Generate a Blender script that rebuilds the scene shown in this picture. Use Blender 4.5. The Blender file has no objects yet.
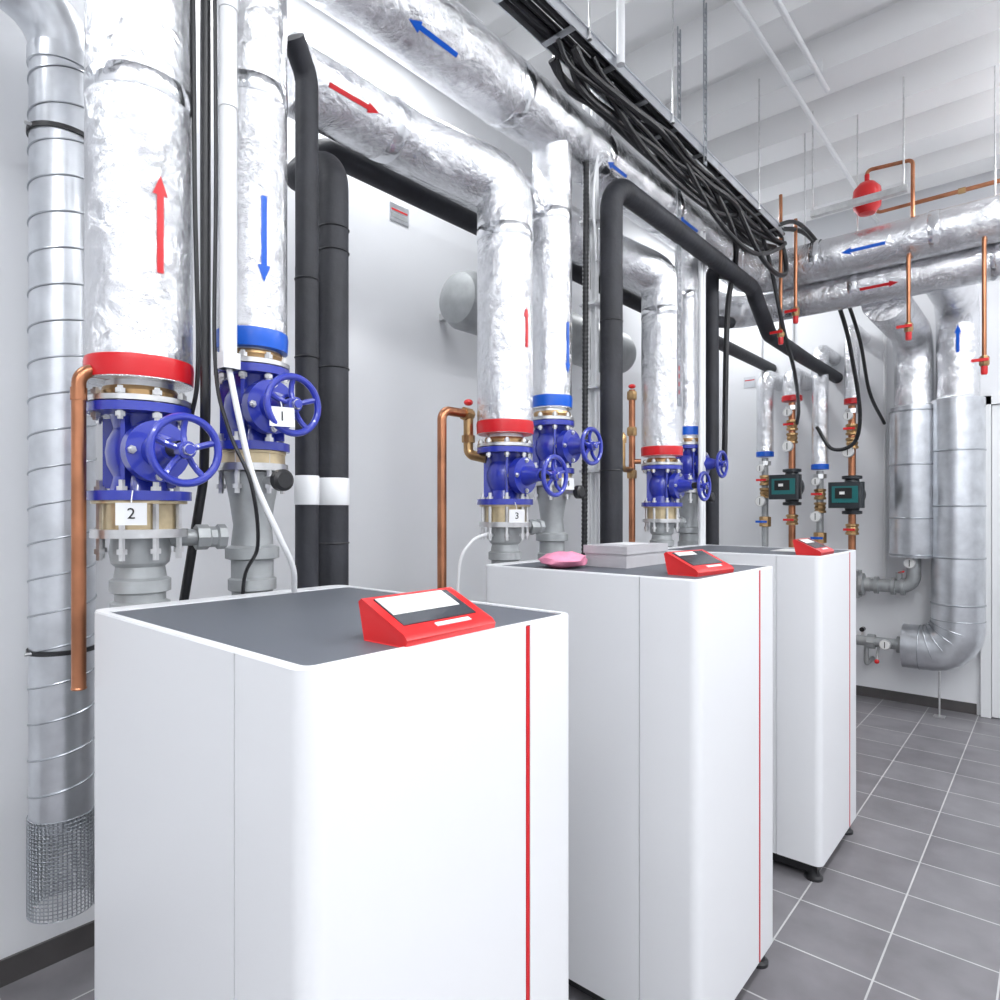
import bpy, math, random
from mathutils import Vector as V, Matrix
random.seed(3)
sc = bpy.context.scene
try:
    sc.view_settings.view_transform = 'Standard'
except Exception: pass

# ------------------------------------------------------------------ materials
def mat(name, col, rough=0.5, metal=0.0, bump=None, spec=0.5, var=None, coat=0.0):
    m = bpy.data.materials.new(name); m.use_nodes = True
    nt = m.node_tree; b = nt.nodes['Principled BSDF']
    b.inputs['Base Color'].default_value = (*col, 1)
    b.inputs['Roughness'].default_value = rough
    b.inputs['Metallic'].default_value = metal
    b.inputs['Specular IOR Level'].default_value = spec
    b.inputs['Coat Weight'].default_value = coat
    tc = nt.nodes.new('ShaderNodeTexCoord')
    n = nt.nodes.new('ShaderNodeTexNoise')
    nt.links.new(tc.outputs['Object'], n.inputs['Vector'])
    sc_, st, ds = bump if bump else (40, 0.03, 0.002)
    n.inputs['Scale'].default_value = sc_; n.inputs['Detail'].default_value = 4
    bp = nt.nodes.new('ShaderNodeBump'); bp.inputs['Strength'].default_value = st
    bp.inputs['Distance'].default_value = ds
    nt.links.new(n.outputs['Fac'], bp.inputs['Height'])
    nt.links.new(bp.outputs['Normal'], b.inputs['Normal'])
    if var:
        n2 = nt.nodes.new('ShaderNodeTexNoise'); n2.inputs['Scale'].default_value = var[0]
        n2.inputs['Detail'].default_value = 3
        nt.links.new(tc.outputs['Object'], n2.inputs['Vector'])
        r = nt.nodes.new('ShaderNodeValToRGB')
        r.color_ramp.elements[0].position = .3; r.color_ramp.elements[1].position = .7
        r.color_ramp.elements[0].color = (*[c*(1-var[1]) for c in col], 1)
        r.color_ramp.elements[1].color = (*[min(1, c*(1+var[1])) for c in col], 1)
        nt.links.new(n2.outputs['Fac'], r.inputs['Fac'])
        nt.links.new(r.outputs['Color'], b.inputs['Base Color'])
    return m

def foil_mat():
    m = mat('aluminium_foil', (.80, .805, .825), .2, 1.0)
    nt = m.node_tree; b = nt.nodes['Principled BSDF']; L = nt.links.new
    for n in [x for x in nt.nodes if x.type in ('TEX_NOISE', 'BUMP')]: nt.nodes.remove(n)
    tc = [x for x in nt.nodes if x.type == 'TEX_COORD'][0]
    # broad soft dents
    n1 = nt.nodes.new('ShaderNodeTexNoise'); n1.inputs['Scale'].default_value = 10
    n1.inputs['Detail'].default_value = 4; n1.inputs['Roughness'].default_value = .55
    n1.inputs['Distortion'].default_value = .6
    # fine scattered creases
    n3 = nt.nodes.new('ShaderNodeTexNoise'); n3.inputs['Scale'].default_value = 30
    n3.inputs['Detail'].default_value = 6; n3.inputs['Roughness'].default_value = .68; n3.inputs['Distortion'].default_value = 1.6
    L(tc.outputs['Object'], n1.inputs['Vector']); L(tc.outputs['Object'], n3.inputs['Vector'])
    ma = nt.nodes.new('ShaderNodeMapRange'); ma.inputs[1].default_value = .40; ma.inputs[2].default_value = .62
    n4 = nt.nodes.new('ShaderNodeTexNoise'); n4.inputs['Scale'].default_value = 5; n4.inputs['Detail'].default_value = 2
    L(tc.outputs['Object'], n4.inputs['Vector']); L(n4.outputs['Fac'], ma.inputs[0])
    ma.inputs[3].default_value = .22; ma.inputs[4].default_value = .60
    ml = nt.nodes.new('ShaderNodeMath'); ml.operation = 'MULTIPLY'
    L(n3.outputs['Fac'], ml.inputs[0]); L(ma.outputs[0], ml.inputs[1])
    ad = nt.nodes.new('ShaderNodeMath'); ad.operation = 'ADD'
    L(n1.outputs['Fac'], ad.inputs[0]); L(ml.outputs[0], ad.inputs[1])
    bp = nt.nodes.new('ShaderNodeBump'); bp.inputs['Strength'].default_value = .85; bp.inputs['Distance'].default_value = .018
    L(ad.outputs[0], bp.inputs['Height']); L(bp.outputs['Normal'], b.inputs['Normal'])
    n2 = nt.nodes.new('ShaderNodeTexNoise'); n2.inputs['Scale'].default_value = 6; n2.inputs['Detail'].default_value = 6
    L(tc.outputs['Object'], n2.inputs['Vector'])
    mr = nt.nodes.new('ShaderNodeMapRange'); mr.inputs[1].default_value = .3; mr.inputs[2].default_value = .7
    mr.inputs[3].default_value = .10; mr.inputs[4].default_value = .26
    L(n2.outputs['Fac'], mr.inputs[0]); L(mr.outputs[0], b.inputs['Roughness'])
    return m

M = {}
M['foil'] = foil_mat()
M['tape'] = mat('foil_tape', (.80, .81, .83), .16, 1.0, (30, .5, .008))
M['galv'] = mat('galvanised_steel', (.66, .68, .71), .30, .88, (14, .06, .004), var=(10, .12))
M['seamr'] = mat('duct_seam', (.42, .44, .47), .3, .9)
M['steel'] = mat('zinc_steel', (.66, .66, .66), .3, .9, var=(30, .1))
M['gpipe'] = mat('grey_pipe_steel', (.36, .375, .38), .42, .35, (60, .1, .002), var=(12, .15))
M['cream'] = mat('yellow_chromate_steel', (.60, .49, .31), .35, .6, var=(18, .2))
M['vblue'] = mat('valve_blue_paint', (.020, .035, .37), .28, 0, (50, .12, .003), coat=.7)
M['bblue'] = mat('blue_tape', (.0, .10, .58), .28)
M['red'] = mat('red_tape', (.60, .008, .014), .3)
M['rplas'] = mat('red_plastic', (.66, .016, .018), .3, coat=.2)
M['black'] = mat('black_foam_insulation', (.019, .020, .026), .6, 0, (30, .45, .007), var=(6, .3))
M['blackp'] = mat('black_plastic', (.014, .014, .016), .4)
M['copper'] = mat('copper', (.42, .18, .095), .3, .9, var=(9, .25))
M['brass'] = mat('brass', (.45, .29, .14), .3, .9, var=(14, .2))
M['white'] = mat('white_powder_coat', (.765, .772, .79), .38, 0, (300, .04, .0005))
M['wplas'] = mat('white_plastic', (.80, .81, .82), .35)
M['top'] = mat('dark_grey_top', (.105, .115, .135), .5, 0, (400, .1, .0006))
M['screen'] = mat('screen_glass', (.045, .05, .06), .12)
M['screenl'] = mat('label_paper', (.68, .68, .66), .5, var=(60, .1))
M['pink'] = mat('pink_foam', (.80, .28, .42), .6, 0, (30, .5, .01), var=(15, .15))
M['card'] = mat('grey_card_box', (.46, .45, .47), .6, var=(12, .05))
M['teal'] = mat('pump_teal_face', (.015, .15, .15), .3)
M['pumpb'] = mat('pump_housing', (.02, .025, .03), .35)
M['ink'] = mat('black_ink', (.01, .01, .01), .5)
M['dial'] = mat('gauge_dial', (.85, .85, .83), .3)

# ------------------------------------------------------------------ builder
class Bd:
    def __init__(s): s.v = []; s.f = []; s.m = []; s.ms = []
    def mi(s, k):
        if k not in s.ms: s.ms.append(k)
        return s.ms.index(k)
    def add(s, vs, fs, k):
        o = len(s.v); s.v += [V(x) for x in vs]; i = s.mi(k)
        for f in fs: s.f.append([a+o for a in f]); s.m.append(i)
    def rings(s, rings, k, caps=True, closed=False):
        n = len(rings[0]); vs = [p for r in rings for p in r]; fs = []
        R = len(rings)
        for i in range(R if closed else R-1):
            j = (i+1) % R
            for a in range(n):
                b = (a+1) % n
                fs.append([i*n+a, i*n+b, j*n+b, j*n+a])
        if caps and not closed:
            fs.append(list(range(n))[::-1]); fs.append([(R-1)*n+a for a in range(n)])
        s.add(vs, fs, k)
    def lathe(s, c, ax, prof, k, seg=36, caps=True):
        c = V(c); ax = V(ax).normalized()
        u = ax.orthogonal().normalized(); w = ax.cross(u)
        rs = []
        for r, z in prof:
            rs.append([c+ax*z+(u*math.cos(2*math.pi*i/seg)+w*math.sin(2*math.pi*i/seg))*max(r, 1e-4) for i in range(seg)])
        s.rings(rs, k, caps)
    def cyl(s, p0, p1, r, k, seg=24, r1=None):
        p0 = V(p0); p1 = V(p1); L = (p1-p0).length
        s.lathe(p0, p1-p0, [(r, 0), (r if r1 is None else r1, L)], k, seg)
    def path(s, pts, r, k, seg=20, rf=None, caps=True):
        pts = dedup(pts); n = len(pts); T = []
        for i in range(n):
            if i == 0: t = pts[1]-pts[0]
            elif i == n-1: t = pts[-1]-pts[-2]
            else: t = (pts[i+1]-pts[i]).normalized()+(pts[i]-pts[i-1]).normalized()
            T.append(t.normalized())
        u = T[0].orthogonal().normalized(); rs = []
        for i in range(n):
            u = (u-T[i]*u.dot(T[i])).normalized(); w = T[i].cross(u)
            rr = rf(i) if rf else r
            rs.append([pts[i]+(u*math.cos(2*math.pi*a/seg)+w*math.sin(2*math.pi*a/seg))*rr for a in range(seg)])
        s.rings(rs, k, caps)
    def pipe(s, pts, r, k, bend=.1, seg=20, n=8):
        s.path(fillet(pts, bend, n), r, k, seg)
    def torus(s, c, ax, R, r, k, seg=40, ms=10):
        c = V(c); ax = V(ax).normalized(); u = ax.orthogonal().normalized(); w = ax.cross(u); rs = []
        for i in range(seg):
            a = 2*math.pi*i/seg; d = u*math.cos(a)+w*math.sin(a)
            rs.append([c+d*(R+r*math.cos(2*math.pi*j/ms))+ax*r*math.sin(2*math.pi*j/ms) for j in range(ms)])
        s.rings(rs, k, False, True)
    def sphere(s, c, r, k, ax=(0, 0, 1), st=1.0, seg=24):
        s.lathe(c, ax, [(r*math.sin(math.pi*i/12), -r*st*math.cos(math.pi*i/12)) for i in range(13)], k, seg)
    def box(s, a, b, k):
        x0, y0, z0 = a; x1, y1, z1 = b
        s.add([(x0, y0, z0), (x1, y0, z0), (x1, y1, z0), (x0, y1, z0), (x0, y0, z1), (x1, y0, z1), (x1, y1, z1), (x0, y1, z1)],
              [[0, 3, 2, 1], [4, 5, 6, 7], [0, 1, 5, 4], [1, 2, 6, 5], [2, 3, 7, 6], [3, 0, 4, 7]], k)
    def obox(s, c, ex, ey, ez, k):
        c = V(c); ex = V(ex); ey = V(ey); ez = V(ez)
        vs = [c+ex*a+ey*b+ez*d for d in (-1, 1) for a, b in ((-1, -1), (1, -1), (1, 1), (-1, 1))]
        s.add(vs, [[0, 3, 2, 1], [4, 5, 6, 7], [0, 1, 5, 4], [1, 2, 6, 5], [2, 3, 7, 6], [3, 0, 4, 7]], k)
    def prism(s, out, z0, z1, k):
        s.rings([[V((x, y, z0)) for x, y in out], [V((x, y, z1)) for x, y in out]], k)
    def bolts(s, c, ax, R, n, r, h0, h1, k='steel', ph=0):
        c = V(c); ax = V(ax).normalized(); u = ax.orthogonal().normalized(); w = ax.cross(u)
        for i in range(n):
            a = 2*math.pi*(i+ph)/n; p = c+(u*math.cos(a)+w*math.sin(a))*R
            s.lathe(p, ax, [(r, h0), (r, h1)], k, 6)
            L = h1-h0
            s.lathe(p, ax, [(r*1.7, h0+L*.08), (r*1.7, h0+L*.08+r*1.6)], k, 6)
            s.lathe(p, ax, [(r*1.7, h1-L*.08-r*1.6), (r*1.7, h1-L*.08)], k, 6)
    def arrow(s, p, ax, r, n, a0, a1, w, k):
        p = V(p); ax = V(ax).normalized(); n = V(n); n = (n-ax*n.dot(ax)).normalized(); t = ax.cross(n)
        r2 = r+.0025
        P = lambda q, x: p+ax*q+(n*math.cos(x/r2)+t*math.sin(x/r2))*r2
        d = 1 if a1 > a0 else -1; L = abs(a1-a0); hl = min(w*1.3, L*.4); sh = a1-d*hl; hw = w/2; sw = w*.22
        N = 6
        def strip(q0, w0, q1, w1):
            vs = [P(q0, -w0+2*w0*i/N) for i in range(N+1)]+[P(q1, -w1+2*w1*i/N) for i in range(N+1)]
            s.add(vs, [[i, i+1, N+2+i, N+1+i] for i in range(N)], k)
        for i in range(4):
            strip(a0+(sh-a0)*i/4, sw, a0+(sh-a0)*(i+1)/4, sw)
        for i in range(3):
            strip(sh+(a1-sh)*i/3, hw*(1-i/3), sh+(a1-sh)*(i+1)/3, max(hw*(1-(i+1)/3), .0003))
    def done(s, name, angle=38):
        me = bpy.data.meshes.new(name)
        mn = V([min(v[i] for v in s.v) for i in range(3)]); mx = V([max(v[i] for v in s.v) for i in range(3)])
        o = V(((mn.x+mx.x)/2, (mn.y+mx.y)/2, mn.z))
        me.from_pydata([tuple(v-o) for v in s.v], [], s.f)
        for k in s.ms: me.materials.append(M[k])
        me.polygons.foreach_set('material_index', s.m)
        me.polygons.foreach_set('use_smooth', [True]*len(s.f))
        me.update()
        me.set_sharp_from_angle(angle=math.radians(angle))
        ob = bpy.data.objects.new(name, me); ob.location = o
        sc.collection.objects.link(ob); return ob

def dedup(pts):
    pts = [V(p) for p in pts]; q = [pts[0]]
    for p in pts[1:]:
        if (p-q[-1]).length > 1e-5: q.append(p)
    return q
def fillet(pts, bend, n=8):
    pts = dedup(pts); out = [pts[0]]
    for i in range(1, len(pts)-1):
        a, p, c = pts[i-1], pts[i], pts[i+1]
        d1 = (p-a).normalized(); d2 = (c-p).normalized(); th = d1.angle(d2)
        if th < .02: out.append(p); continue
        t = min(bend*math.tan(th/2), .48*(p-a).length, .48*(c-p).length); r = t/math.tan(th/2)
        n1 = (d2-d1*d2.dot(d1)).normalized(); s0 = p-d1*t; cc = s0+n1*r
        for j in range(n+1):
            f = th*j/n; out.append(cc-n1*r*math.cos(f)+d1*r*math.sin(f))
    out.append(pts[-1]); return out

def spline(pts, n=8):
    pts = [V(p) for p in pts]; P = [pts[0]*2-pts[1]]+pts+[pts[-1]*2-pts[-2]]; out = []
    for i in range(1, len(P)-2):
        a, b, c, d = P[i-1:i+3]
        for j in range(n):
            t = j/n
            out.append(.5*((2*b)+(c-a)*t+(2*a-5*b+4*c-d)*t*t+(3*b-a-3*c+d)*t**3))
    out.append(pts[-1]); return out

def densify(pts, step):
    pts = [V(p) for p in pts]; out = [pts[0]]
    for a, b in zip(pts, pts[1:]):
        m = max(1, round((b-a).length/step))
        for j in range(1, m+1): out.append(a.lerp(b, j/m))
    return out

def text_on(parent, body, c, n, size, mt='ink'):
    cu = bpy.data.curves.new('label_text', 'FONT'); cu.body = body; cu.size = size
    cu.align_x = 'CENTER'; cu.align_y = 'CENTER'; cu.extrude = .0004
    cu.materials.append(M[mt]); o = bpy.data.objects.new('label_text', cu); sc.collection.objects.link(o)
    n = V(n).normalized(); up = V((0, 0, 1)); up = (up-n*up.dot(n)).normalized(); x = up.cross(n)
    m = Matrix((x, up, n)).transposed().to_4x4(); m.translation = V(c)+n*.0012
    o.parent = parent; o.matrix_parent_inverse = Matrix.Translation(-parent.location)
    o.matrix_basis = m
    return o

# ------------------------------------------------------------------ room
XL, XR, YB, YF, ZC = -2.89, 3.2, -2.6, 6.75, 4.42

def wallmat(name, col, rough, bst):
    return mat(name, col, rough, 0, (3, bst, .01), var=(1.2, .02))
M['wall'] = wallmat('wall_paint', (.79, .80, .82), .38, .05)
M['wallg'] = wallmat('wall_gloss_panel', (.78, .79, .81), .2, .12)
M['ceil'] = wallmat('ceiling_white', (.84, .84, .84), .6, .03)
M['base'] = mat('baseboard_grey_tile', (.075, .07, .07), .45, var=(8, .1))
M['door'] = mat('door_white', (.78, .79, .80), .4)

def tile_floor():
    m = bpy.data.materials.new('grey_floor_tiles'); m.use_nodes = True; nt = m.node_tree; b = nt.nodes['Principled BSDF']
    g = nt.nodes.new('ShaderNodeNewGeometry'); mp = nt.nodes.new('ShaderNodeMapping')
    mp.inputs['Location'].default_value = (.517, .12, 0)
    nt.links.new(g.outputs['Position'], mp.inputs['Vector'])
    br = nt.nodes.new('ShaderNodeTexBrick'); br.offset = 0; br.squash = 1
    br.inputs['Scale'].default_value = 1; br.inputs['Brick Width'].default_value = .35; br.inputs['Row Height'].default_value = .35
    br.inputs['Mortar Size'].default_value = .0035; br.inputs['Mortar Smooth'].default_value = .1; br.inputs['Bias'].default_value = 0
    br.inputs['Color1'].default_value = (.175, .167, .18, 1); br.inputs['Color2'].default_value = (.215, .207, .22, 1)
    br.inputs['Mortar'].default_value = (.50, .50, .50, 1)
    nt.links.new(mp.outputs[0], br.inputs['Vector'])
    n = nt.nodes.new('ShaderNodeTexNoise'); n.inputs['Scale'].default_value = 5; n.inputs['Detail'].default_value = 8
    nt.links.new(g.outputs['Position'], n.inputs['Vector'])
    mx = nt.nodes.new('ShaderNodeMixRGB'); mx.blend_type = 'OVERLAY'; mx.inputs[0].default_value = .35
    nt.links.new(br.outputs['Color'], mx.inputs[1]); nt.links.new(n.outputs['Fac'], mx.inputs[2])
    nt.links.new(mx.outputs[0], b.inputs['Base Color']); b.inputs['Roughness'].default_value = .3
    bp = nt.nodes.new('ShaderNodeBump'); bp.invert = True; bp.inputs['Strength'].default_value = .4; bp.inputs['Distance'].default_value = .003
    nt.links.new(br.outputs['Fac'], bp.inputs['Height']); nt.links.new(bp.outputs['Normal'], b.inputs['Normal'])
    return m
M['floor'] = tile_floor()

def slab(name, a, b_, k):
    b = Bd(); b.box(a, b_, k); return b.done(name)
slab('floor', (XL-.1, YB-.1, -.1), (XR+.1, YF+.1, 0), 'floor')
slab('wall_left', (XL-.1, YB-.1, 0), (XL, YF+.1, ZC+.3), 'wallg')
slab('wall_far', (XL, YF, 0), (XR, YF+.1, ZC+.3), 'wall')
slab('wall_right', (XR, YB-.1, 0), (XR+.1, YF+.1, ZC+.3), 'wall')
slab('wall_back', (XL, YB-.1, 0), (XR, YB, ZC+.3), 'wall')
slab('baseboard_left', (XL, YB, 0), (XL+.012, YF, .095), 'base')
slab('baseboard_far', (XL+.012, YF-.012, 0), (-.53, YF, .09), 'base')
b = Bd(); y = YB; prof = []
while y < YF+.1:
    prof += [(y, ZC), (y+.26, ZC), (y+.33, ZC+.17), (y+.56, ZC+.17)]
    y += .63
n = len(prof)
vs = [(XL, p[0], p[1]) for p in prof]+[(XR, p[0], p[1]) for p in prof]
b.add(vs, [[i, i+1, n+i+1, n+i] for i in range(n-1)], 'ceil')
b.box((XL-.1, YB-.1, ZC+.25), (XR+.1, YF+.1, ZC+.3), 'ceil')
b.done('ceiling', 20)
b = Bd(); x0, x1, zt, yd = -.50, .62, 2.66, YF-.003
b.box((x0, yd-.05, 0.002), (x0+.07, yd, zt), 'door'); b.box((x1-.07, yd-.05, 0.002), (x1, yd, zt), 'door')
b.box((x0, yd-.05, zt-.07), (x1, yd, zt), 'door'); b.box((x0+.075, yd-.03, .01), (x1-.075, yd, zt-.075), 'door')
b.cyl((x0+.16, yd-.03, 1.05), (x0+.16, yd-.08, 1.05), .012, 'steel'); b.cyl((x0+.16, yd-.08, 1.05), (x0+.28, yd-.08, 1.05), .011, 'steel')
b.done('door_1')

# ------------------------------------------------------------------ heat pumps
def rrect(x0, y0, x1, y1, r, n=6):
    o = []
    for cx, cy, a0 in ((x1-r, y1-r, 0), (x0+r, y1-r, 90), (x0+r, y0+r, 180), (x1-r, y0+r, 270)):
        for i in range(n+1):
            a = math.radians(a0+90*i/n); o.append((cx+r*math.cos(a), cy+r*math.sin(a)))
    return o
def heat_pump(y0, z1=1.5):
    x0, x1, y1, z0 = -1.70, -.82, y0+.687, .085
    b = Bd(); r = .035
    o = rrect(x0, y0, x1, y1, r)
    g = x1-.2; w = .0022; dp = .006
    out = []
    for i, p in enumerate(o):
        out.append(p)
        if i == 6: out += [(g+w, y1), (g+w, y1-dp), (g-w, y1-dp), (g-w, y1)]
        if i == 20: out += [(g-w, y0), (g-w, y0+dp), (g+w, y0+dp), (g+w, y0)]
        if i == 27: out += [(x1, y0+.512), (x1-dp, y0+.512), (x1-dp, y0+.526), (x1, y0+.526)]
    b.prism(out, z0, z1-.004, 'white')
    i1 = rrect(x0+.002, y0+.002, x1-.002, y1-.002, r-.002); i2 = rrect(x0+.06, y0+.016, x1-.016, y1-.016, .016)
    n = len(i1)
    vs = [(x, y, z1-.004) for x, y in o]+[(x, y, z1) for x, y in i1]+[(x, y, z1) for x, y in i2]+[(x, y, z1-.003) for x, y in i2]
    fs = []
    for l in range(3):
        for a in range(n):
            c = (a+1) % n; fs.append([l*n+a, l*n+c, (l+1)*n+c, (l+1)*n+a])
    b.add(vs, fs, 'white')
    b.add([(x, y, z1-.003) for x, y in i2], [list(range(n))], 'top')
    b.box((x1-.0055, y0+.513, z0+.002), (x1+.0015, y0+.5225, z1-.006), 'red')
    b.box((x0+.05, y0+.04, .03), (x1-.03, y1-.03, z0), 'blackp')
    for fx in (x0+.09, x1-.05):
        for fy in (y0+.06, y1-.05):
            b.lathe((fx, fy, 0), (0, 0, 1), [(.04, 0), (.04, .012), (.03, .02), (.02, .05), (.02, z0)], 'blackp', 20)
    b.done('heat_pump', 30)
HY = [.520, 1.867, 3.190]
for y, z in zip(HY, (1.482, 1.502, 1.503)): heat_pump(y, z)

def control_panel(x, y, ang=0, z=1.4975, lab=(.42, .90, 0, .19)):
    w, dpt, h0, h1 = .122, .12, .022, .074
    b = Bd(); R = Matrix.Rotation(ang, 3, 'Z'); c = V((x, y, z))
    def T(p): return c+R@V(p)
    def prof_at(yy):
        return [T((0, yy, 0)), T((.004, yy, h0*.6)), T((-.004, yy, h0)), T((-dpt+.004, yy, h1)), T((-dpt-.004, yy, h1-.006)), T((-dpt+.012, yy, 0))]
    b.rings([[p+(T((-.05, 0, .03))-p)*.06 for p in prof_at(-w)], prof_at(-w+.006), prof_at(w-.006), [p+(T((-.05, 0, .03))-p)*.06 for p in prof_at(w)]], 'rplas')
    e = (V((-dpt+.004, 0, h1))-V((-.004, 0, h0))); L = e.length; e.normalize(); nn = V((-e.z, 0, e.x));
    if nn.z < 0: nn = -nn
    def plate(s0, s1, y0, y1, up, k):
        q = V((-.004, 0, h0))+e*((s0+s1)/2*L)
        b.obox(T(q+V((0, (y0+y1)/2, 0))+nn*up), R@(e*((s1-s0)/2*L)), R@V((0, (y1-y0)/2, 0)), R@(nn*.0012), k)
    plate(.20, .92, -w+.026, w-.03, .0008, 'screen')
    plate(lab[0], lab[1], -w+.028+lab[2], -w+.028+lab[3], .0018, 'screenl')
    plate(.05, .13, -.03, .06, .0006, 'wplas')
    b.done('control_panel', 25)
control_panel(-.833, .837, .03, 1.4795, (.46, .91, 0, .17)); control_panel(-.865, 2.10, -.12, 1.4995, lab=(.72, .9, .01, .12)); control_panel(-.85, 3.40, 0, 1.5005, lab=(.6, .9, .01, .15))

b = Bd(); b.box((-1.38, 2.10, 1.4995), (-1.20, 2.42, 1.572), 'card'); b.box((-1.384, 2.096, 1.55), (-1.196, 2.424, 1.580), 'card')
b.box((-1.36, 2.20, 1.580), (-1.25, 2.36, 1.5815), 'wplas'); b.done('cardboard_box')
b = Bd(); rr = []
for i in range(9):
    t = i/8; s_ = math.sin(math.pi*(.12+.76*t))
    rr.append([V((-1.40+.09*s_*math.cos(a*math.pi/6)*(1+.15*math.sin(3*a+i)), 1.89+.19*t, 1.529+.032*s_*math.sin(a*math.pi/6)*(1+.2*math.sin(2*a+i)))) for a in range(12)])
b.rings(rr, 'pink'); b.done('pink_foam_packaging', 60)
b = Bd(); b.box((-1.15, 3.5, 1.5005), (-.95, 3.75, 1.503), 'screenl'); b.done('instruction_sheet')

# ------------------------------------------------------------------ gate valves with riser pipes
PX = -1.77
def handwheel(b, c, R=.076):
    c = V(c)
    b.torus(c, (1, 0, 0), R, .0092, 'vblue', 44, 10)
    b.lathe(c, (1, 0, 0), [(.020, -.014), (.020, .012), (.011, .014), (.011, .026)], 'vblue', 20)
    b.lathe(c, (1, 0, 0), [(.014, .012), (.014, .022)], 'steel', 6)
    for i in range(5):
        a = 2*math.pi*i/5+.3; d = V((0, math.cos(a), math.sin(a)))
        b.path([c+d*.012-V((.004, 0, 0)), c+d*.035-V((.012, 0, 0)), c+d*.055-V((.010, 0, 0)), c+d*R], .0075, 'vblue', 8)

def gate_valve(yc, zc, fr, supply, wheel, tag=None):
    b = Bd(); c = (PX, yc, zc); Z = (0, 0, 1)
    b.lathe(c, Z, [(fr, -.119), (fr, -.096), (.068, -.094), (.060, -.06), (.074, -.03), (.078, 0), (.074, .03), (.060, .06), (.068, .094), (fr, .096), (fr, .118)], 'vblue', 44)
    for i in range(4):
        a = math.pi/4+i*math.pi/2
        d = V((math.cos(a), math.sin(a), 0))
        b.obox(V(c)+d*.07, d*.02, V((-d.y, d.x, 0))*.005, V((0, 0, .088)), 'vblue')
    b.lathe(c, (1, 0, 0), [(.062, .0), (.058, .075), (.075, .08), (.075, .112), (.042, .115), (.034, .15), (.026, .175), (.026, .19), (.012, .192), (.012, wheel+.02)], 'vblue', 32)
    b.lathe(c, (1, 0, 0), [(.018, .19), (.018, wheel-.02)], 'blackp', 16)
    b.bolts(c, (1, 0, 0), .062, 4, .006, .068, .124, 'steel', .5)
    handwheel(b, (PX+wheel, yc, zc-.006))
    b.bolts(c, Z, fr-.016, 8, .007, .075, .155)
    b.lathe(c, Z, [(fr, .121), (fr, .134), (.082, .137), (.078, .150), (.078, .178)], 'steel', 40)
    b.lathe(c, Z, [(.084, .139), (.088, .150), (.084, .161)], 'brass', 40)
    if supply:
        b.lathe(c, Z, [(.085, -.19), (.085, -.128), (fr-.01, -.127), (fr-.01, -.120)], 'cream', 40)
        b.lathe(c, Z, [(fr-.008, -.211), (fr-.008, -.190)], 'steel', 40)
        b.bolts(c, Z, fr-.024, 8, .0075, -.265, -.07)
        b.lathe(c, Z, [(.060, -zc+.005), (.060, -.40), (.068, -.395), (.068, -.375), (.058, -.37), (.058, -.352), (.070, -.347), (.070, -.318), (.060, -.312), (.056, -.285), (.066, -.275), (.070, -.25), (.066, -.213)], 'gpipe', 32)
    else:
        b.lathe(c, Z, [(.09, -.155), (.09, -.128), (fr-.01, -.127), (fr-.01, -.120)], 'cream', 40)
        b.lathe(c, Z, [(fr-.004, -.176), (fr-.004, -.156)], 'steel', 40)
        b.bolts(c, Z, fr-.02, 6, .0075, -.24, -.07, 'steel', .3)
        b.lathe(c, Z, [(.056, -zc+.005), (.056, -.52), (.066, -.515), (.066, -.485), (.058, -.48), (.058, -.43), (.074, -.425), (.074, -.395), (.058, -.388), (.052, -.33), (.062, -.26), (.078, -.18)], 'gpipe', 32)
        q = V(c)+V((0, 0, -.205))
        b.cyl(q+V((.05, 0, 0)), q+V((.125, .01, 0)), .014, 'steel', 12)
        b.lathe(q+V((.125, .01, 0)), (1, 0, 0), [(.024, 0), (.030, .006), (.030, .028), (.022, .034)], 'blackp', 20)
    q = V(c)+V((0, 0, -.215))
    if supply:
        b.cyl(q, q+V((.02, .15, .0)), .022, 'gpipe', 16); b.lathe(q+V((.02, .13, 0)), (.15, 1, 0), [(.034, 0), (.034, .03), (.028, .035), (.028, .05), (.034, .055), (.034, .075)], 'gpipe', 8)
    if tag:
        tc_, tn, txt = tag; tn = V(tn).normalized(); up = V((0, 0, 1)); side = up.cross(tn).normalized(); upn = tn.cross(side)
        b.obox(tc_, side*.032, upn*.026, tn*.001, 'wplas')
        b.path([V(tc_)+upn*.026, V(tc_)+upn*.04-tn*.01, V(tc_)+upn*.055-tn*.03], .0015, 'wplas', 6)
    ob = b.done('gate_valve', 35)
    if tag: text_on(ob, txt, V(tc_)+tn*.001, tn, .036)
    return ob

YA, YBp, YC, YD, YE, YFp = .655, .957, 2.087, 2.420, 3.509, 3.87
TAGS = {YA: ((-1.635, .585, 1.703), (.9, -.42, 0), '2'), YBp: ((-1.545, .918, 1.957), (.93, -.3, .1), '1'), YC: ((-1.635, 2.00, 1.69), (.8, -.6, 0), '3'), YD: ((-1.64, 2.36, 1.83), (.9, -.4, 0), '4')}
for y in (YA, YC, YE): gate_valve(y, 1.855, .118, True, .258, TAGS.get(y))
for y in (YBp, YD, YFp): gate_valve(y, 2.0, .103, False, .215, TAGS.get(y))

def rings_on(b, x, y, zs, r):
    for z in zs: b.lathe((x, y, z), (0, 0, 1), [(r, -.025), (r+.0015, -.023), (r+.0015, .023), (r, .025)], 'tape', 48, False)

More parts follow.
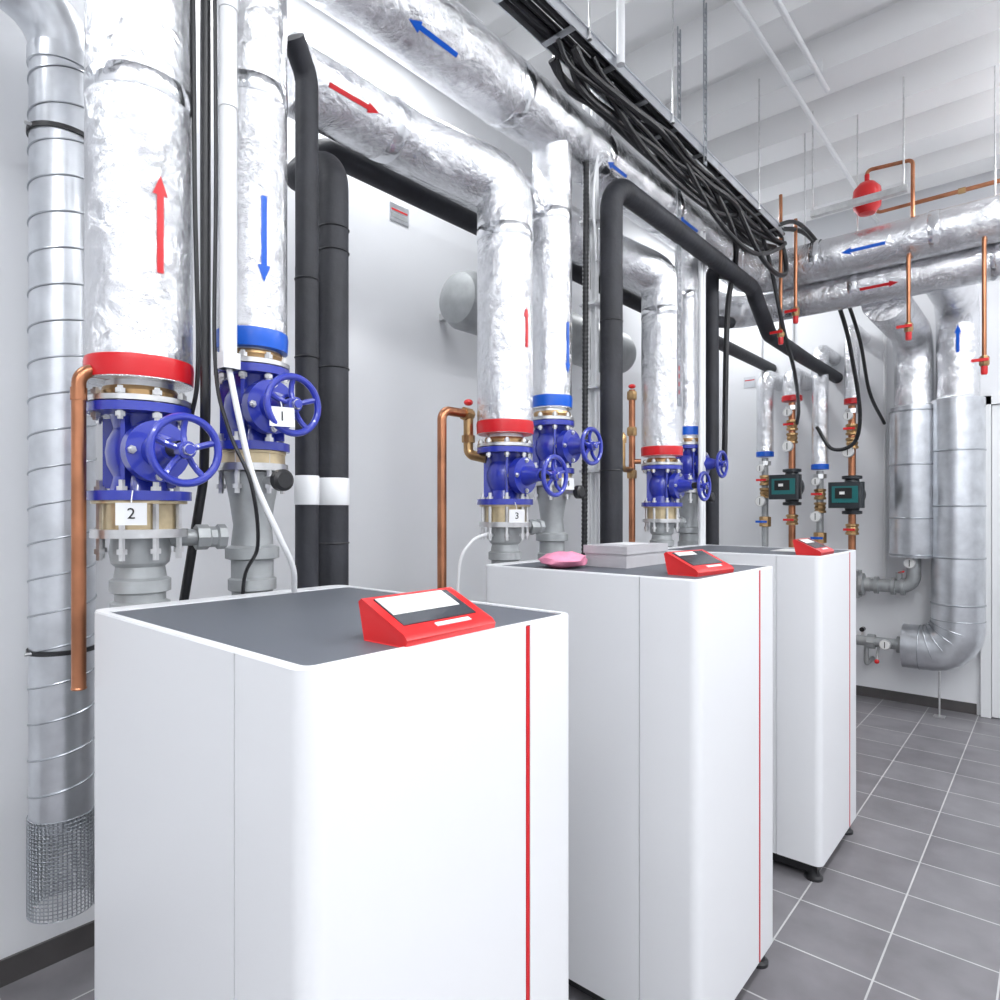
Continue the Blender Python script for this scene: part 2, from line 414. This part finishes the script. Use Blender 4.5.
H1Z, H2Z, H2X = 3.476, 3.20, -1.99
def riser(y, r, z0, top, band, pts=None, arrow=None):
    b = Bd()
    b.path(densify(pts, .2) if pts and len(pts) == 2 else fillet(pts, .13, 4), r, 'foil', 48)
    b.lathe((PX, y, z0-.052), (0, 0, 1), [(r-.012, -.002), (r+.001, 0), (r+.003, .04), (r+.001, .052)], band, 48)
    rings_on(b, PX, y, top, r)
    if arrow: b.arrow((PX, y, 0), (0, 0, 1), r, arrow[0], arrow[1], arrow[2], arrow[3], arrow[4])
    return b.done('insulated_riser_pipe')
camdir = lambda y, off: (Matrix.Rotation(math.radians(off), 3, 'Z') @ V((-PX, -y, 0)))
riser(YA, .121, 2.085, [2.75], 'red', [(PX, YA, 2.03), (PX, YA, 3.9)], (camdir(YA, 20), 2.285, 2.52, .036, 'red'))
riser(YBp, .096, 2.22, [2.9], 'bblue', [(PX, YBp, 2.17), (PX, YBp, H1Z)], (camdir(YBp, 18), 2.585, 2.346, .036, 'bblue'))
EL = lambda Y: [(PX, Y, 2.03), (PX, Y, 3.08), (H2X, Y-.36, 3.2), (H2X, Y-.45, 3.2)]
riser(YC, .118, 2.083, [2.86], 'red', EL(YC), (camdir(YC, 48), 2.38, 2.55, .036, 'red'))
riser(YD, .092, 2.233, [3.05], 'bblue', [(PX, YD, 2.175), (PX, YD, H1Z)], (camdir(YD, 50), 2.56, 2.33, .034, 'bblue'))
riser(YE, .118, 2.083, [2.86], 'red', EL(YE), (camdir(YE, 55), 2.38, 2.55, .036, 'red'))
riser(YFp, .085, 2.233, [3.05], 'bblue', [(PX, YFp, 2.175), (PX, YFp, H1Z)], (camdir(YFp, 50), 2.56, 2.33, .034, 'bblue'))

HYY = 4.965
def tape_along(b, p, ax, s_list, r):
    for s_ in s_list: b.lathe(V(p)+V(ax)*s_, ax, [(r, -.03), (r+.002, -.027), (r+.002, .027), (r, .03)], 'tape', 48, False)
b = Bd()
b.path(fillet([(PX, -1.6, H1Z), (PX, HYY, H1Z), (3.1, HYY, H1Z+.03)], .16, 6), .137, 'foil', 48)
tape_along(b, (PX, 0, H1Z), (0, 1, 0), [.3, 1.2, 2.1, 2.75, 3.5, 4.3], .137)
tape_along(b, (0, HYY, H1Z+.01), (1, 0, 0), [-1.3, -.6, .3], .137)
b.arrow((PX, 0, H1Z), (0, 1, 0), .137, (1, 0, -1), 1.70, 1.47, .038, 'bblue')
b.arrow((PX, 0, H1Z), (0, 1, 0), .137, (1, 0, -.7), 2.9, 2.72, .034, 'bblue')
b.arrow((PX, 0, H1Z), (0, 1, 0), .137, (1, 0, -.7), 3.75, 3.5, .034, 'bblue')
b.arrow((0, HYY, H1Z+.01), (1, 0, 0), .137, (0, -1, -.25), -.86, -1.12, .045, 'bblue')
b.done('insulated_header_pipe')
b = Bd(); H2Y, H2z2 = 5.15, 3.285
b.path(fillet([(H2X, 1.2, H2Z), (H2X, 4.1, H2Z), (H2X, H2Y, H2z2), (3.1, H2Y, H2z2+.03)], .16, 6), .125, 'foil', 48)
tape_along(b, (H2X, 0, H2Z), (0, 1, 0), [1.62, 2.6, 3.05], .125)
tape_along(b, (0, H2Y, H2z2+.01), (1, 0, 0), [-1.1, -.3, .5], .125)
b.arrow((H2X, 0, H2Z), (0, 1, 0), .125, (1, 0, -.4), 1.29, 1.50, .036, 'red')
b.arrow((0, H2Y, H2z2+.01), (1, 0, 0), .125, (0, -1, -.45), -1.05, -.82, .042, 'red')
b.done('insulated_header_pipe')

# ------------------------------------------------------------------ spiral duct on the left wall
b = Bd(); dx, dy, dr = -2.70, .74, .100
P = fillet([(dx, dy, .60), (dx, dy, 3.52), (dx, -2.4, 3.52)], .2, 5)
b.path(P, dr, 'galv', 48)
hel = []; pitch = .125; z = .62
while z < 3.28:
    a = (z/pitch)*2*math.pi; hel.append((dx+(dr+.001)*math.cos(a), dy+(dr+.001)*math.sin(a), z)); z += pitch/36
b.path(hel, .0036, 'seamr', 6)
for zz in (3.30,): b.lathe((dx, dy, zz), (0, 0, 1), [(dr, -.03), (dr+.006, -.028), (dr+.006, .028), (dr, .03)], 'galv', 48, False)
for zz in (3.035, 1.22):
    b.lathe((dx, dy, zz), (0, 0, 1), [(dr+.002, -.008), (dr+.007, -.008), (dr+.007, .008), (dr+.002, .008)], 'blackp', 48, False)
    b.box((XL+.001, dy-.01, zz-.012), (dx-dr+.005, dy+.01, zz+.012), 'steel')
    b.cyl((dx+.03, dy-dr-.02, zz), (dx+.03, dy-dr+.01, zz), .006, 'steel', 8)
    b.cyl((dx-.03, dy+dr+.02, zz), (dx-.03, dy+dr-.01, zz), .006, 'steel', 8)
duct = b.done('spiral_air_duct')
b = Bd(); rs = []
for i in range(27):
    rs.append([V((dx+(dr+.003)*math.cos(2*math.pi*j/46), dy+(dr+.003)*math.sin(2*math.pi*j/46), .30+.34*i/26)) for j in range(46)])
b.rings(rs, 'seamr', False)
pg = b.done('perforated_end')
md = pg.modifiers.new('holes', 'WIREFRAME'); md.thickness = .006; md.use_even_offset = False
pg.parent = duct; pg.matrix_parent_inverse = Matrix.Translation(-duct.location)

b = Bd(); b.lathe((-2.55, 2.55, 2.9), (0, 1, 0), [(.001, 0), (.08, .01), (.14, .04), (.165, .1), (.165, 1.75), (.14, 1.82), (.001, 1.85)], 'gpipe', 40)
for yy in (2.8, 3.9): b.box((XL+.001, yy-.02, 2.88), (-2.7, yy+.02, 2.92), 'steel')
b.done('silencer_cylinder')

# ------------------------------------------------------------------ black insulated pipes
b = Bd()
b.pipe([(-1.90, 1.325, .01), (-1.90, 1.325, 2.92), (-2.2, 1.34, 2.95), (-2.2, 1.50, 3.14), (-2.2, 6.3, 3.14), (-2.2, 6.74, 3.14)], .051, 'black', .11, 24)
b.lathe((-1.90, 1.325, 1.73), (0, 0, 1), [(.052, 0), (.054, .003), (.054, .09), (.052, .093)], 'wplas', 24, False)
for z in (.9, 1.6, 2.2, 2.6, 2.68): b.torus((-1.90, 1.325, z), (0, 0, 1), .0515, .003, 'blackp', 24, 6)
b.done('black_insulated_pipe')
b = Bd()
b.pipe([(-1.83, 1.175, .01), (-1.83, 1.175, 3.10), (-1.79, 1.10, 3.17)], .036, 'black', .07, 24)
b.lathe((-1.83, 1.175, 1.73), (0, 0, 1), [(.037, 0), (.039, .003), (.039, .09), (.037, .093)], 'wplas', 24, False)
for z in (2.2, 2.45): b.torus((-1.83, 1.175, z), (0, 0, 1), .0365, .003, 'blackp', 24, 6)
b.pipe([(-1.98, 1.26, .01), (-1.98, 1.26, 2.55)], .03, 'black', .07, 20)
b.done('black_insulated_pipe')
b = Bd()
b.pipe([(-1.60, 2.66, .01), (-1.60, 2.66, 3.26), (-1.60, 4.5, 3.24), (-1.60, 4.85, 2.99), (-1.60, 5.7, 2.97), (-1.60, 6.74, 2.97)], .053, 'black', .13, 28)
for z in (1.9, 2.6): b.torus((-1.6, 2.66, z), (0, 0, 1), .0525, .003, 'blackp', 24, 6)
b.done('black_insulated_pipe')
for (x, y, r, zt) in ((-1.84, 4.02, .042, 3.0), (-1.74, 4.16, .045, 3.3), (-1.80, 4.28, .04, 3.0)):
    b = Bd(); b.pipe([(x, y, .01), (x, y, zt), (x+.02, y+.3, zt+.05)], r, 'black', .09, 20); b.done('black_insulated_pipe')

def corr(name, pts, r, k='blackp', step=.005, amp=.07, seg=12):
    b = Bd(); q = densify(pts, step); b.path(q, r, k, seg, rf=lambda i: r*(1+amp*(1 if (i//2) % 2 else -1))); return b.done(name, 80)
b = Bd(); b.pipe([(-1.65, .765, 3.55), (-1.65, .765, 1.98), (-1.80, .83, 1.80), (-1.86, .80, 1.45), (-1.86, .80, .02)], .0125, 'blackp', .12, 14); b.done('black_hose')
corr('corrugated_conduit', fillet([(-1.87, .62, 1.7), (-1.87, .66, 1.5), (-1.87, .68, .02)], .12, 8), .013)
corr('corrugated_conduit', fillet([(-1.70, 2.60, 3.52), (-1.72, 2.60, .02)], .12, 8), .014)
b = Bd(); b.path(spline([(-1.62, .77, 3.5), (-1.625, .78, 2.6), (-1.62, .775, 2.1), (-1.60, .80, 1.92), (-1.56, .84, 1.78), (-1.60, .88, 1.62), (-1.71, .9, 1.52), (-1.73, .9, 1.3)], 8), .005, 'blackp', 8)
b.path(spline([(-1.69, .75, 3.5), (-1.69, .755, 2.6), (-1.68, .76, 2.1), (-1.72, .76, 1.95)], 8), .006, 'blackp', 8); b.done('black_cable')

b = Bd(); b.pipe([(-1.60, .80, 3.6), (-1.60, .80, 2.07)], .021, 'wplas'); 
b.box((-1.62, .778, 2.07), (-1.58, .822, 2.11), 'wplas')
for z in (2.75, 3.0): b.lathe((-1.6, .8, z), (0, 0, 1), [(.024, -.02), (.024, .02)], 'wplas', 20)
b.path(spline([(-1.60, .80, 2.08), (-1.585, .82, 1.95), (-1.57, .85, 1.80), (-1.56, .91, 1.66), (-1.58, .97, 1.56), (-1.62, 1.0, 1.486)], 8), .008, 'wplas', 10)
b.done('white_cable_conduit')
b = Bd()
for yy, xx, r in ((2.645, -1.73, .018), (2.70, -1.72, .018), (2.67, -1.69, .012)):
    b.pipe([(xx, yy, 3.85), (xx, yy, .01)], r, 'wplas')
for z in (1.9, 2.3, 2.7, 3.1, 3.4): b.box((-1.755, 2.62, z-.006), (-1.665, 2.725, z+.006), 'wplas')
b.path(spline([(-1.73, 2.66, 3.4), (-1.66, 2.69, 3.5), (-1.6, 2.6, 3.62), (-1.5, 2.5, 3.6)]), .008, 'wplas', 8)
b.path(spline([(-1.73, 2.66, 3.3), (-1.66, 2.69, 3.42), (-1.62, 2.75, 3.62), (-1.5, 2.9, 3.6)]), .008, 'wplas', 8)
b.path(spline([(-1.67, 2.64, 2.9), (-1.66, 2.60, 3.2), (-1.66, 2.66, 3.45), (-1.62, 2.75, 3.7)]), .007, 'wplas', 8)
b.done('white_cable_conduit')
b = Bd(); b.pipe([(-1.66, 3.80, 3.5), (-1.66, 3.80, .01)], .014, 'wplas'); b.pipe([(-1.66, 3.84, 3.5), (-1.66, 3.84, .01)], .014, 'wplas')
b.path(spline([(-1.9, 1.95, 1.0), (-1.86, 1.9, 1.45), (-1.82, 1.93, 1.58), (-1.78, 2.0, 1.62)]), .007, 'wplas', 8)
b.done('white_cable_conduit')

# ------------------------------------------------------------------ copper pipes
b = Bd(); b.pipe([(-1.75, .512, 1.293), (-1.75, .512, 2.045), (-1.76, .60, 2.045)], .0155, 'copper', .035, 20)
b.lathe((-1.75, .512, 1.97), (0, 0, 1), [(.0175, 0), (.0175, .03)], 'copper', 20); b.lathe((-1.75, .512, 1.29), (0, 0, 1), [(.0155, 0), (.017, .003), (.0155, .006)], 'copper', 20)
b.done('copper_pipe')
b = Bd(); b.pipe([(-1.90, 1.844, .3), (-1.90, 1.844, 2.12), (-1.90, 1.99, 2.12)], .019, 'copper', .04, 20)
b.lathe((-1.9, 1.97, 2.12), (0, 1, 0), [(.028, 0), (.028, .03), (.022, .03), (.022, .05)], 'brass', 8)
b.pipe([(-1.90, 2.0, 2.14), (-1.90, 2.0, 1.95), (-1.82, 2.03, 1.93)], .021, 'brass', .03, 16)
b.lathe((-1.9, 2.0, 2.0), (0, 0, 1), [(.028, 0), (.028, .03)], 'brass', 8); b.sphere((-1.9, 2.0, 2.17), .020, 'rplas', st=.7)
b.done('copper_pipe')
b = Bd(); b.pipe([(-1.90, 3.39, .3), (-1.90, 3.39, 2.42)], .019, 'copper', .04, 20)
for z in (1.9, 2.15, 2.36): b.lathe((-1.9, 3.39, z), (0, 0, 1), [(.027, 0), (.03, .01), (.03, .04), (.027, .05)], 'brass', 8)
b.pipe([(-1.90, 3.39, 1.95), (-1.90, 3.28, 1.95), (-1.90, 3.28, 2.14)], .017, 'brass', .03, 16)
b.lathe((-1.9, 3.28, 2.1), (0, 0, 1), [(.024, 0), (.024, .04), (.01, .06)], 'brass', 8)
b.pipe([(-1.90, 3.39, 2.0), (-1.86, 3.42, 2.0)], .015, 'copper'); b.sphere((-1.9, 3.39, 2.44), .022, 'rplas', st=.6)
b.done('copper_pipe')

# ------------------------------------------------------------------ cable tray and cables
b = Bd(); tx0, tx1, tz = -1.59, -1.44, 3.62
for x in (tx0, tx1):
    b.box((x-.003, -2.2, tz-.02), (x+.003, 4.65, tz+.025), 'galv'); b.box((x-.010, -2.2, tz+.022), (x+.010, 4.65, tz+.028), 'galv')
y = -2.1
while y < 4.6: b.box((tx0, y, tz-.02), (tx1, y+.03, tz-.015), 'galv'); y += .3
b.done('cable_tray')
b = Bd()
for i in range(9):
    x = tx0+.012+.0155*i; r = random.choice([.009, .012, .014]); zz = tz-.014+r+random.random()*.02
    pts = [(x+random.uniform(-.004, .004), -2+j*.42, zz+random.uniform(-.002, .012)) for j in range(16)]
    pts.append((x, 4.7, zz)); b.path(spline(pts, 4), r, 'blackp', 8)
for i in range(7):
    x = tx0-.01+i*.024; off = random.random()*.3; st = 2.15; nn_ = 8
    zb = tz-.045-.07*random.random()
    pts = [(x+random.uniform(-.02, .02), st+off+j*.3, zb-.02*random.random()) for j in range(nn_)]
    pts = [(pts[0][0], st-.1+off, tz-.03)]+pts+[(min(pts[-1][0], -1.44), 4.78, tz-.03)]
    b.path(spline(pts, 5), random.choice([.010, .014, .018]), 'blackp', 8)
b.done('cable_bundle')
b = Bd()
b.path(spline([(-1.48, 4.5, 3.62), (-1.35, 5.0, 3.66), (-1.25, 5.4, 3.2), (-1.25, 5.75, 2.9), (-1.25, 6.0, 2.5), (-1.32, 6.1, 2.28), (-1.5, 6.15, 2.25), (-1.62, 6.15, 2.45)], 8), .016, 'blackp', 8)
b.path(spline([(-1.47, 4.5, 3.62), (-1.36, 4.76, 3.69), (-1.27, 5.25, 3.5), (-1.2, 5.7, 3.1), (-1.2, 6.1, 2.7), (-1.2, 6.7, 2.5)], 8), .014, 'blackp', 8)
b.path(spline([(-1.50, 4.3, 3.6), (-1.52, 4.6, 3.45), (-1.48, 4.78, 3.0), (-1.5, 5.1, 2.75), (-1.7, 5.9, 2.6), (-1.8, 6.2, 2.5)], 8), .014, 'blackp', 8)
b.path(spline([(-1.50, 3.6, 3.56), (-1.50, 3.9, 3.40), (-1.58, 4.15, 3.30), (-1.66, 4.22, 3.0), (-1.68, 4.22, 2.0)], 8), .018, 'blackp', 8)
b.path(spline([(-1.48, 3.9, 3.56), (-1.45, 4.2, 3.35), (-1.44, 4.5, 3.30), (-1.46, 4.78, 3.4), (-1.5, 4.8, 3.65)], 8), .016, 'blackp', 8)
b.path(spline([(-1.50, 3.2, 3.56), (-1.47, 3.6, 3.36), (-1.45, 4.1, 3.32), (-1.45, 4.6, 3.50), (-1.47, 4.78, 3.60)], 8), .014, 'blackp', 8)
b.path(spline([(-1.52, 2.5, 3.56), (-1.49, 2.8, 3.42), (-1.48, 3.2, 3.38), (-1.50, 3.7, 3.44), (-1.50, 4.1, 3.58)], 8), .014, 'blackp', 8)
b.done('cable_bundle')

def rod(x, y, z0, r=.005, k='steel'):
    b = Bd(); b.cyl((x, y, z0), (x, y, ZC+.0), r, k, 8); b.lathe((x, y, z0), (0, 0, 1), [(.011, 0), (.011, .012)], k, 6); b.done('threaded_hanger_rod')
for x, y, z in ((-1.43, 2.21, 3.6), (-1.6, 2.21, 3.6), (-1.43, 2.95, 3.6), (-1.43, 4.15, 3.6), (-1.388, HYY, 3.61), (-1.05, HYY, 3.61), (-.3, HYY, 3.61)): rod(x, y, z)
def strut(x, y, z0, z1):
    b = Bd()
    b.box((x-.003, y-.02, z0), (x+.003, y-.012, z1), 'seamr'); b.box((x-.003, y+.012, z0), (x+.003, y+.02, z1), 'seamr')
    z = z0
    while z < z1-.02: b.box((x-.003, y-.012, z), (x+.003, y+.012, z+.018), 'seamr'); z += .045
    b.done('perforated_strut')
strut(-1.62, 3.42, 2.3, ZC); strut(-1.43, 3.33, 3.55, ZC)
b = Bd(); b.obox((-1.0, 4.72, 3.72), (.28, 0, -.0), (0, .02, 0), (0, 0, .02), 'steel'); b.cyl((-1.27, 4.72, 3.72), (-1.27, 4.72, ZC), .006, 'steel', 8); b.cyl((-.74, 4.72, 3.72), (-.74, 4.72, ZC), .006, 'steel', 8); b.done('mounting_bracket')
b = Bd(); b.cyl((-1.256, -2.5, 4.33), (-1.256, 6.7, 4.33), .016, 'wplas', 12); b.cyl((-1.10, -2.5, 4.33), (-1.10, 4.4, 4.33), .016, 'wplas', 12)
for y in (-1.5, 0, 1.5, 3, 4.2): b.box((-1.28, y, 4.345), (-1.08, y+.03, ZC), 'wplas')
b.done('ceiling_conduit')
b = Bd(); b.cyl((-1.41, 2.42, 3.60), (-1.41, 2.42, ZC), .018, 'wplas', 14); b.done('white_drop_conduit')

# ------------------------------------------------------------------ right hand vertical insulated pipes
b = Bd(); Y6 = 6.48
for X, r0, zs, zt in ((-.635, .15, 2.60, 3.42), (-.943, .145, 2.60, 3.2)):
    b.path(fillet([(X, Y6, zs-.05), (X, Y6, zt), (X, H2Y+.1, zt)], .22, 8), r0, 'foil', 40)
b.path(fillet([(-.635, Y6, 2.62), (-.635, Y6, .56), (-1.016, Y6, .56)], .26, 5), .185, 'galv', 44)
b.lathe((-.635, Y6, 2.62), (0, 0, 1), [(.185, 0), (.15, .015)], 'galv', 44, False)
b.lathe((-.943, Y6, 1.318), (0, 0, 1), [(.02, 0), (.175, 0), (.177, .01), (.177, 1.27), (.14, 1.285)], 'galv', 44)
for z in (2.2, 1.75, 1.33, .95): b.lathe((-.635, Y6, z), (0, 0, 1), [(.185, -.008), (.19, -.004), (.19, .004), (.185, .008)], 'seamr', 44, False)
for z in (2.55, 2.1, 1.65, 1.34): b.lathe((-.943, Y6, z), (0, 0, 1), [(.177, -.008), (.182, -.004), (.182, .004), (.177, .008)], 'seamr', 44, False)
for i in range(0, 6):
    a = math.radians(90*i/5); c = V((-.635-.26+.26*math.cos(a), Y6, .56+.26-.26*math.sin(a)))
    b.torus(c, V((-math.sin(a), 0, -math.cos(a))), .186, .004, 'seamr', 44, 6)
b.arrow((-.635, Y6, 0), (0, 0, 1), .15, (.1, -1, 0), 2.98, 3.2, .05, 'bblue')
b.cyl((-.76, Y6, 0), (-.76, Y6, .38), .008, 'steel', 8); b.box((-.80, Y6-.04, 0), (-.72, Y6+.04, .006), 'steel')
b.done('sheathed_insulated_pipe')

def gauge(b, c, n, r=.04):
    b.lathe(c, n, [(r*.9, -.02), (r, -.015), (r, .006), (r*.88, .008)], 'steel', 24); b.lathe(V(c)+V(n).normalized()*.008, n, [(r*.85, 0), (r*.85, .002)], 'dial', 24)
    nn = V(n).normalized(); b.obox(V(c)+nn*.012, V((0, 0, 1))*r*.6, nn.cross(V((0, 0, 1)))*.003, nn*.001, 'ink')
b = Bd()
b.pipe([(-.943, Y6, 1.34), (-.943, Y6, 1.06), (-1.28, Y6, 1.06)], .055, 'gpipe', .1, 24)
for x in (-1.02, -1.09, -1.22): b.lathe((x, Y6, 1.06), (1, 0, 0), [(.075, -.015), (.075, .015)], 'gpipe', 24)
b.lathe((-1.35, Y6, 1.06), (1, 0, 0), [(.10, 0), (.10, .03), (.06, .04), (.06, .08)], 'gpipe', 28)
b.box((-1.40, Y6-.08, .94), (-1.35, Y6+.08, 1.18), 'gpipe'); gauge(b, (-.96, Y6-.08, 1.27), (-.1, -1, 0), .045)
b.lathe((-1.05, Y6, 1.12), (0, 0, 1), [(.025, 0), (.025, .06)], 'gpipe', 8); b.cyl((-1.05, Y6-.01, 1.18), (-1.0, Y6-.12, 1.2), .009, 'rplas')
b.box((-1.41, Y6+.08, 1.0), (-1.3, YF, 1.1), 'steel')
b.done('flow_meter_pipework')
b = Bd()
b.cyl((-1.0, Y6, .56), (-1.75, Y6, .56), .045, 'gpipe')
b.lathe((-1.05, Y6, .56), (1, 0, 0), [(.07, -.015), (.07, .015)], 'gpipe', 24); b.lathe((-1.26, Y6, .56), (1, 0, 0), [(.065, -.03), (.065, .03)], 'gpipe', 8)
gauge(b, (-1.14, Y6-.09, .56), (-.1, -1, 0), .045); b.cyl((-1.2, Y6, .56), (-1.2, Y6-.1, .42), .010, 'gpipe'); b.sphere((-1.2, Y6-.1, .41), .020, 'rplas')
b.pipe([(-1.3, Y6, .56), (-1.3, Y6, .36), (-1.3, YF, .36)], .02, 'gpipe', .03); b.cyl((-1.33, Y6-.03, .66), (-1.33, Y6+.03, .66), .02, 'blackp'); b.cyl((-1.33, Y6, .56), (-1.33, Y6, .68), .012, 'steel')
b.done('drain_pipework')

# ------------------------------------------------------------------ manifold with pumps near the far wall
def manifold(X, r, zf0, zf1, band, pump=None, ztop=None):
    b = Bd(); Y = 6.3
    b.path(fillet([(X, Y, zf0), (X, Y, zf1), (X, YF-.01, zf1)] if ztop is None else [(X, Y, zf0), (X, Y, ztop), (X, YF-.01, ztop)], .1, 6), r, 'foil', 28)
    b.lathe((X, Y, zf0-.04), (0, 0, 1), [(r-.01, 0), (r+.004, .003), (r+.004, .045), (r, .05)], band, 28)
    b.cyl((X, Y, zf0-.05), (X, Y, 0.0), .030, 'copper' if pump else 'gpipe', 20)
    z = zf0-.10
    b.lathe((X, Y, z-.02), (0, 0, 1), [(.055, 0), (.055, .04)], 'steel', 8)
    zz = [z-.16, z-.28]
    for q in zz:
        b.lathe((X, Y, q), (0, 0, 1), [(.036, -.05), (.052, -.045), (.052, -.03), (.042, -.02), (.05, 0), (.042, .02), (.052, .03), (.052, .045), (.036, .05)], 'brass', 8)
    b.cyl((X, Y, zz[0]), (X, Y-.1, zz[0]), .012, 'steel', 10); b.box((X-.045, Y-.115, zz[0]-.01), (X+.045, Y-.095, zz[0]+.01), 'rplas')
    gauge(b, (X-.01, Y-.10, z-.36), (-.1, -1, 0), .05); gauge(b, (X-.01, Y-.10, z-.05), (-.1, -1, 0), .04)
    if pump:
        p = V((X, Y, pump))
        b.lathe(p, (0, 0, 1), [(.05, -.17), (.08, -.165), (.08, -.14), (.055, -.135), (.07, -.07), (.075, 0), (.07, .07), (.055, .135), (.08, .14), (.08, .165), (.05, .17)], 'pumpb', 28)
        b.lathe(p, (0, -1, 0), [(.11, 0), (.115, .05), (.10, .06), (.10, .11)], 'pumpb', 32)
        b.prism([(x+X, y+Y-.20) for x, y in rrect(-.135, -.05, .135, .05, .03)], pump-.115, pump+.105, 'pumpb')
        b.obox(p+V((0, -.252, 0)), (.10, 0, 0), (0, .003, 0), (0, 0, .07), 'teal'); b.obox(p+V((-.01, -.256, .01)), (.065, 0, 0), (0, .002, 0), (0, 0, .045), 'ink')
        b.obox(p+V((-.02, -.259, .012)), (.02, 0, 0), (0, .001, 0), (0, 0, .012), 'dial')
        b.lathe((X, Y, pump-.30), (0, 0, 1), [(.036, -.05), (.055, -.045), (.055, -.03), (.046, -.02), (.055, .0), (.046, .02), (.055, .03), (.055, .045), (.036, .05)], 'brass', 8)
        b.cyl((X, Y, pump-.30), (X, Y-.1, pump-.30), .012, 'steel', 10); b.box((X-.045, Y-.115, pump-.31), (X+.045, Y-.095, pump-.29), 'rplas')
    else:
        b.lathe((X, Y, z-.55), (0, 0, 1), [(.036, -.05), (.055, -.045), (.055, .045), (.036, .05)], 'brass', 8)
        b.cyl((X, Y, z-.55), (X, Y-.1, z-.55), .012, 'steel', 10); b.box((X-.05, Y-.115, z-.56), (X+.05, Y-.095, z-.54), 'bblue')
    return b
manifold(-2.116, .075, 2.26, 2.98, 'bblue').done('manifold_pipe')
manifold(-1.873, .085, 2.76, 2.96, 'red', 1.93).done('circulation_pump_pipe')
manifold(-1.634, .07, 2.12, 3.15, 'bblue').done('manifold_pipe')
manifold(-1.375, .06, 2.68, 3.1, 'red', 1.85, 3.3).done('circulation_pump_pipe')
for x in (-2.3, -2.0, -1.2): 
    b = Bd(); b.cyl((x, YF-.02, 1.0), (x, YF-.02, 4.2), .012, 'wplas', 12); b.done('wall_conduit')

# ------------------------------------------------------------------ expansion vessel and upper copper
b = Bd(); c = (-.979, 4.9, 3.80)
b.lathe(c, (0, 0, 1), [(.001, -.11), (.05, -.10), (.082, -.06), (.088, 0), (.082, .06), (.05, .10), (.015, .115), (.015, .16)], 'rplas', 32)
b.torus(c, (0, 0, 1), .088, .004, 'rplas', 32, 6)
b.pipe([(-.979, 4.9, 3.93), (-.979, 4.9, 3.99), (-.718, 4.9, 3.97), (-.718, 4.9, 3.60)], .012, 'copper', .03, 14)
b.done('expansion_vessel')
b = Bd(); b.pipe([(-.742, 5.13, 3.78), (3.0, 5.13, 3.78)], .014, 'copper', .03, 14); b.pipe([(-1.0, 5.3, 4.0), (-1.0, 5.3, 3.85), (3.0, 5.3, 3.85)], .012, 'copper', .03, 14)
b.lathe((-.5, 5.13, 3.78), (1, 0, 0), [(.02, 0), (.02, .04)], 'brass', 8); b.done('copper_pipe')
def drop(x, y, z0, z1, stub):
    b = Bd(); b.pipe([(x, y+stub, z0), (x, y, z0), (x, y, z1)], .012, 'copper', .03, 14)
    b.lathe((x, y, z1+.02), (0, 0, 1), [(.02, 0), (.026, .01), (.026, .05), (.02, .06)], 'brass', 8)
    b.cyl((x, y, z1+.05), (x, y-.04, z1+.05), .008, 'steel'); b.box((x-.06, y-.05, z1+.042), (x+.025, y-.04, z1+.06), 'rplas')
    b.lathe((x, y, z1-.03), (0, 0, 1), [(.014, 0), (.018, .01), (.018, .05)], 'rplas', 12); b.done('drain_valve')
drop(-.7258, 4.80, 3.34, 2.82, .08); drop(-.341, 4.80, 3.34, 2.55, .08)
drop(-1.50, 4.79, 3.95, 2.92, .0); drop(-1.40, 4.79, 3.75, 3.05, .0)

b = Bd(); b.box((XL+.001, 2.39, 3.37), (XL+.006, 2.53, 3.47), 'galv'); b.box((XL+.006, 2.40, 3.43), (XL+.007, 2.52, 3.44), 'red'); b.box((XL+.006, 2.40, 3.39), (XL+.007, 2.52, 3.415), 'gpipe'); b.done('wall_sign')
b = Bd(); b.box((-2.48, YF-.006, 2.98), (-2.36, YF-.001, 3.09), 'galv'); b.box((-2.47, YF-.007, 3.05), (-2.37, YF-.006, 3.06), 'red'); b.done('wall_sign')

# ------------------------------------------------------------------ lamps
def lamp(x, y, L, e, up=0, z=4.3):
    b = Bd(); a = (.09, L/2)
    b.box((x-a[0], y-a[1], z), (x+a[0], y+a[1], z+.05), 'wplas')
    for q in (-.4, .4): b.cyl((x, y+q*L, z+.05), (x, y+q*L, ZC), .004, 'steel', 8)
    b.done('ceiling_lamp')
    for en, rot, zz in ((e, 0, z-.01), (up, math.pi, z+.06)):  # downward tube light, plus an upward fill added to brighten the ceiling
        if not en: continue
        l = bpy.data.lights.new('tube_and_fill_light', 'AREA'); l.shape = 'RECTANGLE'; l.size = 2*a[0]; l.size_y = 2*a[1]; l.energy = en; l.color = (.955, .975, 1)
        o = bpy.data.objects.new('tube_and_fill_light', l); o.location = (x, y, zz); o.rotation_euler = (rot, 0, 0); sc.collection.objects.link(o)
for x in (.35, 1.9):
    for y in (-1.6, .6, 2.8, 5.2): lamp(x, y, 1.5, 38, 14 if y < 5 else 9, 4.05)
for y in (-.6, 2.0, 5.9): lamp(-2.45, y, 1.2, 28)
w = bpy.data.worlds.new('w'); sc.world = w; w.use_nodes = True
w.node_tree.nodes['Background'].inputs[0].default_value = (.9, .95, 1, 1); w.node_tree.nodes['Background'].inputs[1].default_value = .3

# ------------------------------------------------------------------ camera
cd = bpy.data.cameras.new('camera'); cam = bpy.data.objects.new('camera', cd); sc.collection.objects.link(cam)
cam.location = (0, 0, 1.71); cam.rotation_euler = (math.radians(90), 0, math.radians(40.75))
cd.sensor_width = 36; cd.lens = 23.4; cd.shift_y = .011; cd.clip_start = .02
sc.camera = cam
